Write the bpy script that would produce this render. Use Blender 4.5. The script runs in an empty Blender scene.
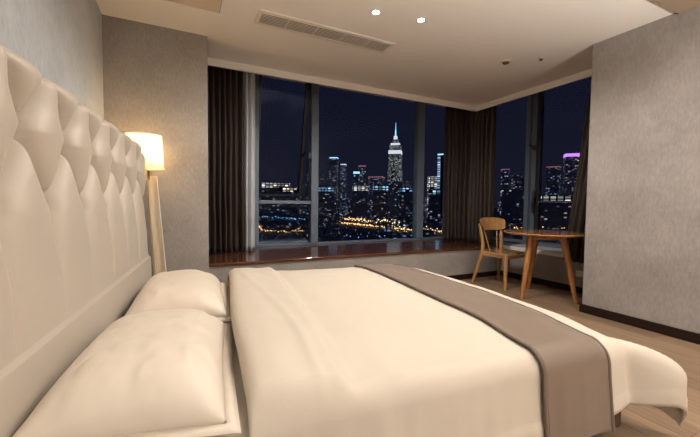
import bpy, bmesh, math, random
import numpy as np
from mathutils import Vector, Matrix, noise

random.seed(7)
scene = bpy.context.scene
COL = scene.collection
PI = math.pi

# ------------------------------------------------------------------ camera
CAM_F, CAM_YAW, CAM_PITCH, CAM_ROLL = 344.46, 0.4561, 0.0438, 0.0110   # focal in px of a 700 px wide frame
CAM_POS = Vector((0, 0, 1.0))
fw = Vector((math.sin(CAM_YAW) * math.cos(CAM_PITCH), math.cos(CAM_YAW) * math.cos(CAM_PITCH), -math.sin(CAM_PITCH)))
r0 = Vector((math.cos(CAM_YAW), -math.sin(CAM_YAW), 0)); u0 = r0.cross(fw)
cr, sr = math.cos(CAM_ROLL), math.sin(CAM_ROLL)
rt = cr * r0 + sr * u0
up = cr * u0 - sr * r0
cam_d = bpy.data.cameras.new('camera')
cam_d.sensor_width = 36.0
cam_d.lens = CAM_F / 700 * 36
cam_d.clip_start = 0.05
cam_d.clip_end = 20000
cam = bpy.data.objects.new('camera', cam_d)
COL.objects.link(cam)
m = Matrix((rt, up, -fw)).transposed().to_4x4()
m.translation = CAM_POS
cam.matrix_world = m
scene.camera = cam


# ------------------------------------------------------------------ materials
def node_mat(name):
    mt = bpy.data.materials.new(name)
    mt.use_nodes = True
    nt = mt.node_tree
    b = nt.nodes['Principled BSDF']
    return mt, nt, b


def N(nt, t, **kw):
    n = nt.nodes.new(t)
    for k, v in kw.items():
        setattr(n, k, v)
    return n


def simple(name, col, rough=.5, metal=0, spec=.5, sheen=0, bump=0, bump_scale=200, stretch=(1, 1, 1), var=0, var_scale=3, coord='Object'):
    mt, nt, b = node_mat(name)
    b.inputs['Base Color'].default_value = (*col, 1)
    b.inputs['Roughness'].default_value = rough
    b.inputs['Metallic'].default_value = metal
    b.inputs['Specular IOR Level'].default_value = spec
    if sheen:
        b.inputs['Sheen Weight'].default_value = sheen
        b.inputs['Sheen Roughness'].default_value = .4
    tc = N(nt, 'ShaderNodeTexCoord')
    mp = N(nt, 'ShaderNodeMapping')
    mp.inputs['Scale'].default_value = stretch
    nt.links.new(tc.outputs[coord], mp.inputs[0])
    if var:
        no = N(nt, 'ShaderNodeTexNoise')
        no.inputs['Scale'].default_value = var_scale
        no.inputs['Detail'].default_value = 6
        nt.links.new(mp.outputs[0], no.inputs['Vector'])
        mx = N(nt, 'ShaderNodeMixRGB')
        mx.inputs[1].default_value = (*[c * (1 - var) for c in col], 1)
        mx.inputs[2].default_value = (*[min(1, c * (1 + var)) for c in col], 1)
        nt.links.new(no.outputs['Fac'], mx.inputs[0])
        nt.links.new(mx.outputs[0], b.inputs['Base Color'])
    if bump:
        n2 = N(nt, 'ShaderNodeTexNoise')
        n2.inputs['Scale'].default_value = bump_scale
        n2.inputs['Detail'].default_value = 4
        nt.links.new(mp.outputs[0], n2.inputs['Vector'])
        bp = N(nt, 'ShaderNodeBump')
        bp.inputs['Strength'].default_value = bump
        bp.inputs['Distance'].default_value = .01
        nt.links.new(n2.outputs['Fac'], bp.inputs['Height'])
        nt.links.new(bp.outputs[0], b.inputs['Normal'])
    return mt


def wallpaper(name, c1, c2, axis_stretch):
    mt, nt, b = node_mat(name)
    tc = N(nt, 'ShaderNodeTexCoord')
    big = N(nt, 'ShaderNodeTexNoise')
    big.inputs['Scale'].default_value = 2.6
    big.inputs['Detail'].default_value = 8
    big.inputs['Roughness'].default_value = .65
    nt.links.new(tc.outputs['Object'], big.inputs['Vector'])
    mp = N(nt, 'ShaderNodeMapping')
    mp.inputs['Scale'].default_value = axis_stretch
    nt.links.new(tc.outputs['Object'], mp.inputs[0])
    fib = N(nt, 'ShaderNodeTexNoise')
    fib.inputs['Scale'].default_value = 75
    fib.inputs['Detail'].default_value = 5
    nt.links.new(mp.outputs[0], fib.inputs['Vector'])
    add = N(nt, 'ShaderNodeMath', operation='MULTIPLY_ADD')
    add.inputs[1].default_value = .42
    nt.links.new(fib.outputs['Fac'], add.inputs[0])
    sc = N(nt, 'ShaderNodeMath', operation='MULTIPLY')
    sc.inputs[1].default_value = .65
    nt.links.new(big.outputs['Fac'], sc.inputs[0])
    nt.links.new(sc.outputs[0], add.inputs[2])
    ramp = N(nt, 'ShaderNodeValToRGB')
    ramp.color_ramp.elements[0].position = .38
    ramp.color_ramp.elements[0].color = (*c1, 1)
    ramp.color_ramp.elements[1].position = .72
    ramp.color_ramp.elements[1].color = (*c2, 1)
    nt.links.new(add.outputs[0], ramp.inputs[0])
    nt.links.new(ramp.outputs[0], b.inputs['Base Color'])
    bp = N(nt, 'ShaderNodeBump')
    bp.inputs['Strength'].default_value = .25
    bp.inputs['Distance'].default_value = .004
    nt.links.new(add.outputs[0], bp.inputs['Height'])
    nt.links.new(bp.outputs[0], b.inputs['Normal'])
    b.inputs['Roughness'].default_value = .62
    b.inputs['Specular IOR Level'].default_value = .3
    return mt


def floor_wood(name):
    mt, nt, b = node_mat(name)
    tc = N(nt, 'ShaderNodeTexCoord')
    mp = N(nt, 'ShaderNodeMapping')
    mp.inputs['Rotation'].default_value = (0, 0, PI / 2)
    nt.links.new(tc.outputs['Object'], mp.inputs[0])
    br = N(nt, 'ShaderNodeTexBrick')
    br.inputs['Scale'].default_value = 1
    br.inputs['Brick Width'].default_value = 1.3
    br.inputs['Row Height'].default_value = .14
    br.inputs['Mortar Size'].default_value = .0016
    br.inputs['Color1'].default_value = (.33, .225, .145, 1)
    br.inputs['Color2'].default_value = (.235, .158, .10, 1)
    br.inputs['Mortar'].default_value = (.12, .07, .04, 1)
    br.inputs['Bias'].default_value = .1
    nt.links.new(mp.outputs[0], br.inputs['Vector'])
    mp2 = N(nt, 'ShaderNodeMapping')
    mp2.inputs['Scale'].default_value = (14, .8, 1)
    nt.links.new(tc.outputs['Object'], mp2.inputs[0])
    gr = N(nt, 'ShaderNodeTexNoise')
    gr.inputs['Scale'].default_value = 5
    gr.inputs['Detail'].default_value = 7
    nt.links.new(mp2.outputs[0], gr.inputs['Vector'])
    mr = N(nt, 'ShaderNodeMapRange')
    mr.inputs[1].default_value = .3
    mr.inputs[2].default_value = .75
    mr.inputs[3].default_value = .72
    mr.inputs[4].default_value = 1.15
    nt.links.new(gr.outputs['Fac'], mr.inputs[0])
    mul = N(nt, 'ShaderNodeMixRGB', blend_type='MULTIPLY')
    mul.inputs[0].default_value = 1
    nt.links.new(br.outputs['Color'], mul.inputs[1])
    nt.links.new(mr.outputs[0], mul.inputs[2])
    nt.links.new(mul.outputs[0], b.inputs['Base Color'])
    b.inputs['Roughness'].default_value = .42
    b.inputs['Specular IOR Level'].default_value = .4
    bp = N(nt, 'ShaderNodeBump')
    bp.inputs['Strength'].default_value = .15
    bp.inputs['Distance'].default_value = .002
    nt.links.new(gr.outputs['Fac'], bp.inputs['Height'])
    nt.links.new(bp.outputs[0], b.inputs['Normal'])
    return mt


def grain_wood(name, c1, c2, rough=.35, stretch=(2, 18, 18), spec=.5, coat=0):
    mt, nt, b = node_mat(name)
    tc = N(nt, 'ShaderNodeTexCoord')
    mp = N(nt, 'ShaderNodeMapping')
    mp.inputs['Scale'].default_value = stretch
    nt.links.new(tc.outputs['Object'], mp.inputs[0])
    no = N(nt, 'ShaderNodeTexNoise')
    no.inputs['Scale'].default_value = 3
    no.inputs['Detail'].default_value = 6
    no.inputs['Distortion'].default_value = .6
    nt.links.new(mp.outputs[0], no.inputs['Vector'])
    ramp = N(nt, 'ShaderNodeValToRGB')
    ramp.color_ramp.elements[0].position = .33
    ramp.color_ramp.elements[0].color = (*c1, 1)
    ramp.color_ramp.elements[1].position = .68
    ramp.color_ramp.elements[1].color = (*c2, 1)
    nt.links.new(no.outputs['Fac'], ramp.inputs[0])
    nt.links.new(ramp.outputs[0], b.inputs['Base Color'])
    b.inputs['Roughness'].default_value = rough
    b.inputs['Specular IOR Level'].default_value = spec
    if coat:
        b.inputs['Coat Weight'].default_value = coat
        b.inputs['Coat Roughness'].default_value = .08
    return mt


def emissive(name, col, strength):
    mt, nt, b = node_mat(name)
    b.inputs['Base Color'].default_value = (*[min(1, c) * .5 for c in col], 1)
    b.inputs['Emission Color'].default_value = (*col, 1)
    b.inputs['Emission Strength'].default_value = strength
    try:
        mt.cycles.emission_sampling = 'NONE'
    except Exception:
        pass
    return mt


def facade(name, cell, lit, col_a, col_b, strength, body=(.40, .44, .52), stripe=None):
    """Night facade: body with haze in its default colour and a grid of lit and unlit windows."""
    mt, nt, b = node_mat(name)
    b.inputs['Base Color'].default_value = (*body, 1)  # default tone is pale blue to stand in for night haze
    b.inputs['Roughness'].default_value = .7
    tc = N(nt, 'ShaderNodeTexCoord')
    oi = N(nt, 'ShaderNodeObjectInfo')
    sep = N(nt, 'ShaderNodeSeparateXYZ')
    nt.links.new(tc.outputs['Object'], sep.inputs[0])
    sx = N(nt, 'ShaderNodeMath', operation='ADD')
    nt.links.new(sep.outputs[0], sx.inputs[0])
    nt.links.new(sep.outputs[1], sx.inputs[1])

    def cellidx(src, size):
        d = N(nt, 'ShaderNodeMath', operation='DIVIDE')
        d.inputs[1].default_value = size
        nt.links.new(src, d.inputs[0])
        f = N(nt, 'ShaderNodeMath', operation='FLOOR')
        nt.links.new(d.outputs[0], f.inputs[0])
        fr = N(nt, 'ShaderNodeMath', operation='FRACT')
        nt.links.new(d.outputs[0], fr.inputs[0])
        return f.outputs[0], fr.outputs[0]
    ix, fx = cellidx(sx.outputs[0], cell[0])
    iz, fz = cellidx(sep.outputs[2], cell[1])
    comb = N(nt, 'ShaderNodeCombineXYZ')
    rz = N(nt, 'ShaderNodeMath', operation='MULTIPLY')
    rz.inputs[1].default_value = 517.0
    nt.links.new(oi.outputs['Random'], rz.inputs[0])
    nt.links.new(ix, comb.inputs[0]); nt.links.new(iz, comb.inputs[1]); nt.links.new(rz.outputs[0], comb.inputs[2])
    wn = N(nt, 'ShaderNodeTexWhiteNoise', noise_dimensions='3D')
    nt.links.new(comb.outputs[0], wn.inputs['Vector'])
    gt = N(nt, 'ShaderNodeMath', operation='LESS_THAN')
    gt.inputs[1].default_value = lit
    nt.links.new(wn.outputs['Value'], gt.inputs[0])
    # the wall strip between windows stays dark
    wx = N(nt, 'ShaderNodeMath', operation='LESS_THAN'); wx.inputs[1].default_value = .72
    nt.links.new(fx, wx.inputs[0])
    wz = N(nt, 'ShaderNodeMath', operation='LESS_THAN'); wz.inputs[1].default_value = .6
    nt.links.new(fz, wz.inputs[0])
    m1 = N(nt, 'ShaderNodeMath', operation='MULTIPLY'); m2 = N(nt, 'ShaderNodeMath', operation='MULTIPLY')
    nt.links.new(wx.outputs[0], m1.inputs[0]); nt.links.new(wz.outputs[0], m1.inputs[1])
    nt.links.new(m1.outputs[0], m2.inputs[0]); nt.links.new(gt.outputs[0], m2.inputs[1])
    sepc = N(nt, 'ShaderNodeSeparateColor')
    nt.links.new(wn.outputs['Color'], sepc.inputs[0])
    mx = N(nt, 'ShaderNodeMixRGB')
    mx.inputs[1].default_value = (*col_a, 1); mx.inputs[2].default_value = (*col_b, 1)
    nt.links.new(sepc.outputs[1], mx.inputs[0])
    nt.links.new(mx.outputs[0], b.inputs['Emission Color'])
    pw = N(nt, 'ShaderNodeMath', operation='POWER'); pw.inputs[1].default_value = 2
    nt.links.new(sepc.outputs[2], pw.inputs[0])
    ad = N(nt, 'ShaderNodeMath', operation='ADD'); ad.inputs[1].default_value = .12
    nt.links.new(pw.outputs[0], ad.inputs[0])
    st = N(nt, 'ShaderNodeMath', operation='MULTIPLY')
    nt.links.new(m2.outputs[0], st.inputs[0]); nt.links.new(ad.outputs[0], st.inputs[1])
    s2 = N(nt, 'ShaderNodeMath', operation='MULTIPLY'); s2.inputs[1].default_value = strength
    nt.links.new(st.outputs[0], s2.inputs[0])
    nt.links.new(s2.outputs[0], b.inputs['Emission Strength'])
    try:
        mt.cycles.emission_sampling = 'NONE'
    except Exception:
        pass
    return mt


M = {}
M['wall'] = wallpaper('taupe_wallpaper', (.235, .214, .201), (.365, .336, .317), (1, 1, .35))
M['wall_left'] = wallpaper('cool_lit_wallpaper', (.40, .425, .45), (.58, .605, .625), (1, 1, .35))  # bluish tint stands in for cool light on this wall
M['ceiling'] = simple('ceiling_paint', (.87, .835, .79), .85, spec=.2)
M['ceiling_wood'] = simple('bulkhead_paint', (.34, .26, .18), .6)
M['hatch'] = simple('hatch_paint', (.66, .57, .46), .7)
M['floor'] = floor_wood('oak_floor')
M['base'] = simple('dark_baseboard', (.017, .009, .006), .45, spec=.2)
M['sillwood'] = grain_wood('red_brown_sill_wood', (.06, .022, .010), (.145, .055, .024), .14, (1.2, 14, 14), .6, coat=.4)
M['stone'] = simple('pale_sill_stone', (.80, .77, .72), .22, var=.08, var_scale=8)
M['frame'] = simple('grey_aluminium', (.12, .155, .205), .42, metal=.0)
M['sash'] = simple('dark_aluminium', (.035, .037, .042), .4, metal=.3)
M['curtain'] = simple('brown_curtain', (.026, .015, .011), .6, sheen=.08, bump=.15, bump_scale=120, stretch=(1, 1, .1))
M['lining'] = simple('grey_blackout_lining', (.46, .48, .51), .5, sheen=.1)
M['leather'] = simple('cream_upholstery', (.45, .395, .335), .5, sheen=.2, bump=.06, bump_scale=260)
M['leather_edge'] = simple('cream_button', (.48, .39, .30), .5)
M['linen'] = simple('cream_cotton', (.60, .535, .455), .62, spec=.3, sheen=.15, bump=.10, bump_scale=14)
M['pillow'] = simple('cream_sateen', (.68, .605, .515), .5, spec=.4, sheen=.15, bump=.03, bump_scale=9)
M['runner'] = simple('taupe_satin', (.205, .150, .115), .42, spec=.55, sheen=.3, bump=.08, bump_scale=20)
M['runner_hem'] = simple('taupe_hem', (.14, .095, .07), .5, sheen=.2)
M['bedbase'] = simple('brown_base_fabric', (.075, .040, .022), .7, bump=.2, bump_scale=300)
M['black'] = simple('black_plastic', (.02, .018, .016), .4)
M['chair'] = grain_wood('oak_chair_wood', (.30, .15, .055), (.46, .255, .105), .34, (10, 10, 1.4), coat=.25)
M['seat'] = grain_wood('oak_seat_wood', (.40, .22, .09), (.58, .35, .16), .2, (9, 1.4, 9), coat=.5)
M['table'] = grain_wood('teak_table_wood', (.26, .10, .03), (.43, .19, .065), .36, (12, 12, 1.2), coat=.2)
M['tabletop'] = grain_wood('teak_top_wood', (.34, .15, .05), (.52, .26, .10), .14, (1.4, 10, 10), coat=.6)
M['lampwood'] = grain_wood('pale_lamp_wood', (.62, .50, .35), (.78, .67, .50), .4, (12, 12, 1.4))
M['brass'] = simple('brass', (.72, .50, .24), .3, metal=1)
M['white_plastic'] = simple('white_plastic', (.72, .68, .62), .4)
M['vent'] = simple('vent_enamel', (.78, .72, .65), .5)
M['vent_dark'] = simple('vent_cavity', (.27, .24, .21), .8)
M['rust'] = simple('bronze_metal', (.22, .09, .05), .4, metal=.6)
M['lens'] = emissive('downlight_lens', (1.0, .90, .74), 30)
M['bulb'] = emissive('lamp_bulb', (1.0, .80, .5), 10)


def shade_mat():
    mt = bpy.data.materials.new('lamp_shade_fabric')
    mt.use_nodes = True
    nt = mt.node_tree
    nt.nodes.remove(nt.nodes['Principled BSDF'])
    d = N(nt, 'ShaderNodeBsdfDiffuse'); d.inputs[0].default_value = (.86, .79, .64, 1)
    t = N(nt, 'ShaderNodeBsdfTranslucent'); t.inputs[0].default_value = (.92, .83, .66, 1)
    wv = N(nt, 'ShaderNodeTexNoise'); wv.inputs['Scale'].default_value = 300
    bp = N(nt, 'ShaderNodeBump'); bp.inputs['Strength'].default_value = .1
    nt.links.new(wv.outputs['Fac'], bp.inputs['Height'])
    nt.links.new(bp.outputs[0], d.inputs['Normal'])
    mx = N(nt, 'ShaderNodeMixShader'); mx.inputs[0].default_value = .5
    nt.links.new(d.outputs[0], mx.inputs[1]); nt.links.new(t.outputs[0], mx.inputs[2])
    nt.links.new(mx.outputs[0], nt.nodes['Material Output'].inputs[0])
    return mt


def glass_mat():
    mt = bpy.data.materials.new('window_glass')
    mt.use_nodes = True
    nt = mt.node_tree
    nt.nodes.remove(nt.nodes['Principled BSDF'])
    t = N(nt, 'ShaderNodeBsdfTransparent'); t.inputs[0].default_value = (.93, .95, .98, 1)
    g = N(nt, 'ShaderNodeBsdfGlossy'); g.inputs['Roughness'].default_value = .0
    g.inputs[0].default_value = (.7, .8, 1, 1)
    fr = N(nt, 'ShaderNodeFresnel'); fr.inputs[0].default_value = 1.14
    mx = N(nt, 'ShaderNodeMixShader')
    nt.links.new(fr.outputs[0], mx.inputs[0])
    nt.links.new(t.outputs[0], mx.inputs[1]); nt.links.new(g.outputs[0], mx.inputs[2])
    nt.links.new(mx.outputs[0], nt.nodes['Material Output'].inputs[0])
    return mt


M['shade'] = shade_mat()
M['glass'] = glass_mat()


# ------------------------------------------------------------------ object helpers
def obj(name, bm, mat, parent=None, loc=(0, 0, 0), rotz=0, smooth=True, solid=0, bevel=0, subsurf=0, angle=35):
    me = bpy.data.meshes.new(name)
    bmesh.ops.recalc_face_normals(bm, faces=bm.faces[:])
    bm.to_mesh(me)
    bm.free()
    for mt in (mat if isinstance(mat, (list, tuple)) else [mat]):
        me.materials.append(mt)
    o = bpy.data.objects.new(name, me)
    COL.objects.link(o)
    o.location = loc
    o.rotation_euler = (0, 0, rotz)
    if parent is not None:
        o.parent = parent
    if smooth:
        me.polygons.foreach_set('use_smooth', [True] * len(me.polygons))
        if angle is not None:
            try:
                me.set_sharp_from_angle(angle=math.radians(angle))
            except Exception:
                pass
    if solid:
        md = o.modifiers.new('solid', 'SOLIDIFY'); md.thickness = solid; md.offset = -1
    if bevel:
        md = o.modifiers.new('bevel', 'BEVEL'); md.width = bevel; md.segments = 2; md.limit_method = 'ANGLE'
    if subsurf:
        md = o.modifiers.new('sub', 'SUBSURF'); md.levels = subsurf; md.render_levels = subsurf
    return o


def tag(o, label, cat, group=None):
    o['label'] = label
    o['category'] = cat
    if group:
        o['group'] = group
    return o


def thing(name, label, cat, loc=(0, 0, 0), rotz=0, group=None):
    o = bpy.data.objects.new(name, None)
    o.empty_display_size = .1
    COL.objects.link(o)
    o.location = loc
    o.rotation_euler = (0, 0, rotz)
    return tag(o, label, cat, group)


def struct(o):
    o['kind'] = 'structure'
    return o


def box(bm, x0, x1, y0, y1, z0, z1):
    vs = [bm.verts.new((x, y, z)) for x in (x0, x1) for y in (y0, y1) for z in (z0, z1)]
    for f in ((0, 1, 3, 2), (4, 6, 7, 5), (0, 4, 5, 1), (2, 3, 7, 6), (0, 2, 6, 4), (1, 5, 7, 3)):
        bm.faces.new([vs[i] for i in f])
    return vs


def bx(*a):
    bm = bmesh.new(); box(bm, *a); return bm


def cyl(bm, p0, p1, ra, rb=None, seg=24, caps=True):
    rb = ra if rb is None else rb
    p0, p1 = Vector(p0), Vector(p1)
    d = (p1 - p0).normalized()
    a = d.orthogonal().normalized(); b = d.cross(a)
    r1 = [bm.verts.new(p0 + ra * (math.cos(t) * a + math.sin(t) * b)) for t in [2 * PI * i / seg for i in range(seg)]]
    r2 = [bm.verts.new(p1 + rb * (math.cos(t) * a + math.sin(t) * b)) for t in [2 * PI * i / seg for i in range(seg)]]
    for i in range(seg):
        j = (i + 1) % seg
        bm.faces.new((r1[i], r1[j], r2[j], r2[i]))
    if caps:
        bm.faces.new(r1[::-1]); bm.faces.new(r2)


def tube(bm, pts, radii, seg=12, sx=1.0):
    """Tapering bent bar through pts; sx widens it along its first cross axis."""
    rings = []
    prev_a = None
    for i, p in enumerate(pts):
        p = Vector(p)
        d = (Vector(pts[min(i + 1, len(pts) - 1)]) - Vector(pts[max(i - 1, 0)])).normalized()
        a = Vector((1, 0, 0)) - d * d.x
        if a.length < .1:
            a = Vector((0, 1, 0)) - d * d.y
        a.normalize(); b = d.cross(a)
        r = radii[i] if hasattr(radii, '__len__') else radii
        rings.append([bm.verts.new(p + r * (sx * math.cos(t) * a + math.sin(t) * b)) for t in [2 * PI * k / seg for k in range(seg)]])
    for q in range(len(rings) - 1):
        for k in range(seg):
            j = (k + 1) % seg
            bm.faces.new((rings[q][k], rings[q][j], rings[q + 1][j], rings[q + 1][k]))
    bm.faces.new(rings[0][::-1]); bm.faces.new(rings[-1])


def lathe(bm, prof, seg=48, c=(0, 0)):
    rings = []
    for r, z in prof:
        rings.append([bm.verts.new((c[0] + r * math.cos(2 * PI * k / seg), c[1] + r * math.sin(2 * PI * k / seg), z)) for k in range(seg)])
    for q in range(len(rings) - 1):
        for k in range(seg):
            j = (k + 1) % seg
            bm.faces.new((rings[q][k], rings[q][j], rings[q + 1][j], rings[q + 1][k]))
    return rings


def grid(bm, nu, nv, fn):
    vs = [[bm.verts.new(fn(i / (nu - 1), j / (nv - 1))) for j in range(nv)] for i in range(nu)]
    for i in range(nu - 1):
        for j in range(nv - 1):
            bm.faces.new((vs[i][j], vs[i + 1][j], vs[i + 1][j + 1], vs[i][j + 1]))
    return vs


def sstep(a, b, x):
    t = max(0.0, min(1.0, (x - a) / (b - a)))
    return t * t * (3 - 2 * t)


def fbm(x, y, z=0.0):
    return noise.fractal(Vector((x, y, z)), 1.0, 2.0, 3)


# ------------------------------------------------------------------ the room
H = 2.475
XL, XR, YC, XC = -0.55, 3.393, 3.385, 0.224
YP, XP, YREAR, ZP = 3.44, 4.10, -3.0, 0.423
YPEL, XPEL = 3.86, 3.97
YW, XW = 4.55, 4.60
YR = 1.92

struct(obj('floor', bx(XL - .2, 5.0, YREAR - .2, 5.0, -.12, 0), M['floor'], smooth=False))
ZPOCK = 2.78
bm = bmesh.new()
# one slab, L-shaped so that the curtain pocket behind the pelmets is left open
out = [(XL - .2, YREAR - .2), (XR + .9, YREAR - .2), (XR + .9, YR - .3), (XPEL, YR - .3), (XPEL, YPEL), (XL - .2, YPEL)]
lo_v = [bm.verts.new((x, y, H)) for x, y in out]; hi_v = [bm.verts.new((x, y, ZPOCK)) for x, y in out]
bm.faces.new(lo_v); bm.faces.new(hi_v[::-1])
for i in range(len(out)):
    j = (i + 1) % len(out)
    bm.faces.new((lo_v[i], lo_v[j], hi_v[j], hi_v[i]))
struct(obj('ceiling', bm, M['ceiling'], smooth=False))
struct(obj('ceiling_pocket', bx(XL - .2, 5.0, YREAR - .2, 5.0, ZPOCK, ZPOCK + .15), M['ceiling'], smooth=False))
struct(obj('wall_upper_storeys', bx(XL - .2, 4.7, YREAR - .2, 4.62, ZPOCK + .2, 480), M['wall'], smooth=False))
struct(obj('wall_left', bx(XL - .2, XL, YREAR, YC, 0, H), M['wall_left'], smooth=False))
struct(obj('wall_alcove', bx(XL - .2, XC, YC, YW + .25, 0, ZPOCK), M['wall'], smooth=False))
struct(obj('wall_right', bx(XR, XR + .9, YREAR, YR, 0, ZPOCK), M['wall'], smooth=False, bevel=.006))
struct(obj('wall_rear', bx(XL - .2, XR + .9, YREAR - .2, YREAR, 0, H), M['wall'], smooth=False))
# bay under the windows: raised platform behind, knee wall on the right
struct(obj('wall_platform', bx(XC, XW + .1, YP, YW + .1, 0, ZP - .03), M['wall'], smooth=False))
struct(obj('wall_knee', bx(XP, XW + .1, YR - .3, YP, 0, ZP - .04), M['wall'], smooth=False))
struct(obj('windowsill_wood', bx(XC, XW + .1, YP - .015, YW + .1, ZP - .03, ZP), M['sillwood'], smooth=False, bevel=.004))
struct(obj('windowsill_stone', bx(XP - .015, XW + .1, YR - .3, YP - .015, ZP - .04, ZP + .012), M['stone'], smooth=False, bevel=.004))
# skirting boards
struct(obj('baseboard_right', bx(XR - .016, XR, YREAR, YR + .016, 0, .078), M['base'], smooth=False, bevel=.003))
struct(obj('baseboard_platform', bx(XC, XP, YP - .014, YP, 0, .07), M['base'], smooth=False, bevel=.003))
struct(obj('baseboard_knee', bx(XP - .014, XP, YR, YP - .014, 0, .07), M['base'], smooth=False, bevel=.003))
struct(obj('baseboard_left', bx(XL, XL + .014, YREAR, YC, 0, .078), M['base'], smooth=False))
struct(obj('baseboard_alcove', bx(XL + .014, XC, YC - .014, YC, 0, .078), M['base'], smooth=False))
# pelmets hiding the curtain tracks, and the bulkhead edge over the right wall
bm = bmesh.new()
box(bm, XC, XPEL + .03, YPEL, YPEL + .03, 2.40, H)
struct(obj('trim_1', bm, M['ceiling'], smooth=False, bevel=.003))
struct(obj('trim_2', bx(XPEL, XPEL + .03, YR - .3, YPEL, 2.40, H), M['ceiling'], smooth=False, bevel=.003))
struct(obj('trim_3', bx(XL, XR, 1.15, 1.31, H - .02, H), M['ceiling_wood'], smooth=False, bevel=.003))


# ------------------------------------------------------------------ windows
ZB, ZT = ZP, ZPOCK
w1 = bpy.data.objects.new('window_1', None); COL.objects.link(w1); w1.location = (0, YW, 0); w1['kind'] = 'structure'


def wbox(name, parent, mat, *a, bev=.004):
    return obj(name, bx(*a), mat, parent, smooth=False, bevel=bev)


wbox('window_frame', w1, M['frame'], XC, XW, -.03, .06, ZB, ZB + .026)
wbox('window_frame', w1, M['frame'], XC, XW, -.03, .06, ZT - .06, ZT)
for x0, x1 in ((.84, .90), (1.612, 1.715), (3.41, 3.535), (4.03, 4.13), (XW - .06, XW + .06)):
    wbox('mullion', w1, M['frame'], x0, x1, -.05, .07, ZB + .026, ZT - .06)
wbox('transom', w1, M['frame'], .90, 1.612, -.03, .05, .985, 1.03)
# the ledge outside the low pane
wbox('ledge', w1, M['frame'], .90, 1.612, .07, .32, ZB - .02, ZB + .05)
for x0, x1, z0 in ((.90, 1.612, ZB), (1.715, 3.41, ZB), (3.535, 4.03, ZB), (4.13, XW - .06, ZB)):
    if x0 < 1:
        wbox('pane', w1, M['glass'], x0, x1, .005, .013, ZB + .026, .985, bev=0)
    else:
        wbox('pane', w1, M['glass'], x0, x1, .005, .013, ZB + .026, ZT - .06, bev=0)
# top-hung sash of the left bay, pushed open at the bottom
ang = math.radians(12)
zh = ZT - .08


def tilt(bm):
    for v in bm.verts:
        dz = v.co.z - zh
        y = v.co.y
        v.co.y = y * math.cos(ang) - dz * math.sin(ang)
        v.co.z = zh + dz * math.cos(ang) + y * math.sin(ang)
    return bm


bm = bmesh.new()
zl = 1.06
for a in ((.915, .955, 0, .05, zl, zh), (1.555, 1.605, 0, .05, zl, zh), (.955, 1.555, .01, .04, zl, zl + .02), (.955, 1.555, 0, .05, zh - .05, zh)):
    box(bm, *a)
obj('sash', tilt(bm), M['sash'], w1, smooth=False)
obj('pane', tilt(bx(.955, 1.555, .02, .028, zl + .05, zh - .05)), M['glass'], w1, smooth=False)
bm = bmesh.new(); tube(bm, [(1.57, .02, 1.72), (1.555, .22, 1.66)], .012, 8)
obj('stay_arm', bm, M['sash'], w1)
bm = bmesh.new(); box(bm, 1.565, 1.60, -.06, -.03, 1.63, 1.69); box(bm, 1.555, 1.585, -.085, -.06, 1.60, 1.67)
obj('handle', bm, M['sash'], w1, smooth=False, bevel=.004)

w2 = bpy.data.objects.new('window_2', None); COL.objects.link(w2); w2.location = (XW, 0, 0); w2['kind'] = 'structure'
wbox('window_frame', w2, M['frame'], -.03, .06, YR - .3, YW, ZB + .012, ZB + .06)
wbox('window_frame', w2, M['frame'], -.03, .06, YR - .3, YW, ZT - .06, ZT)
wbox('mullion', w2, M['frame'], -.05, .07, 3.385, 3.45, ZB + .06, ZT - .06)
wbox('mullion', w2, M['frame'], -.05, .07, YR - .3, YR - .2, ZB + .06, ZT - .06)
wbox('sash', w2, M['sash'], -.02, .05, 3.245, 3.30, ZB + .06, ZT - .06)
wbox('sash', w2, M['frame'], .0, .05, 3.30, 3.385, ZB + .06, ZT - .06)
for y0, y1 in ((YR - .2, 3.245), (3.45, YW - .06)):
    wbox('pane', w2, M['glass'], .005, .013, y0, y1, ZB + .06, ZT - .06, bev=0)
bm = bmesh.new(); box(bm, -.05, -.02, 3.26, 3.30, 1.10, 1.22); tube(bm, [(-.06, 3.28, 1.20), (-.075, 3.29, 1.02), (-.06, 3.30, .90)], .02, 10)
obj('handle', bm, M['sash'], w2)
bm = bmesh.new(); box(bm, -.05, -.02, 3.26, 3.34, 1.80, 1.86); tube(bm, [(-.04, 3.25, 1.78), (-.04, 3.40, 1.88)], .015, 8)
obj('handle', bm, M['sash'], w2)
wbox('transom', w2, M['frame'], -.02, .03, YR - .2, 3.245, 1.045, 1.058, bev=0)
wbox('window_frame', w2, M['frame'], -.12, -.03, YR - .3, 3.385, ZB + .014, ZB + .05)


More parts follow.
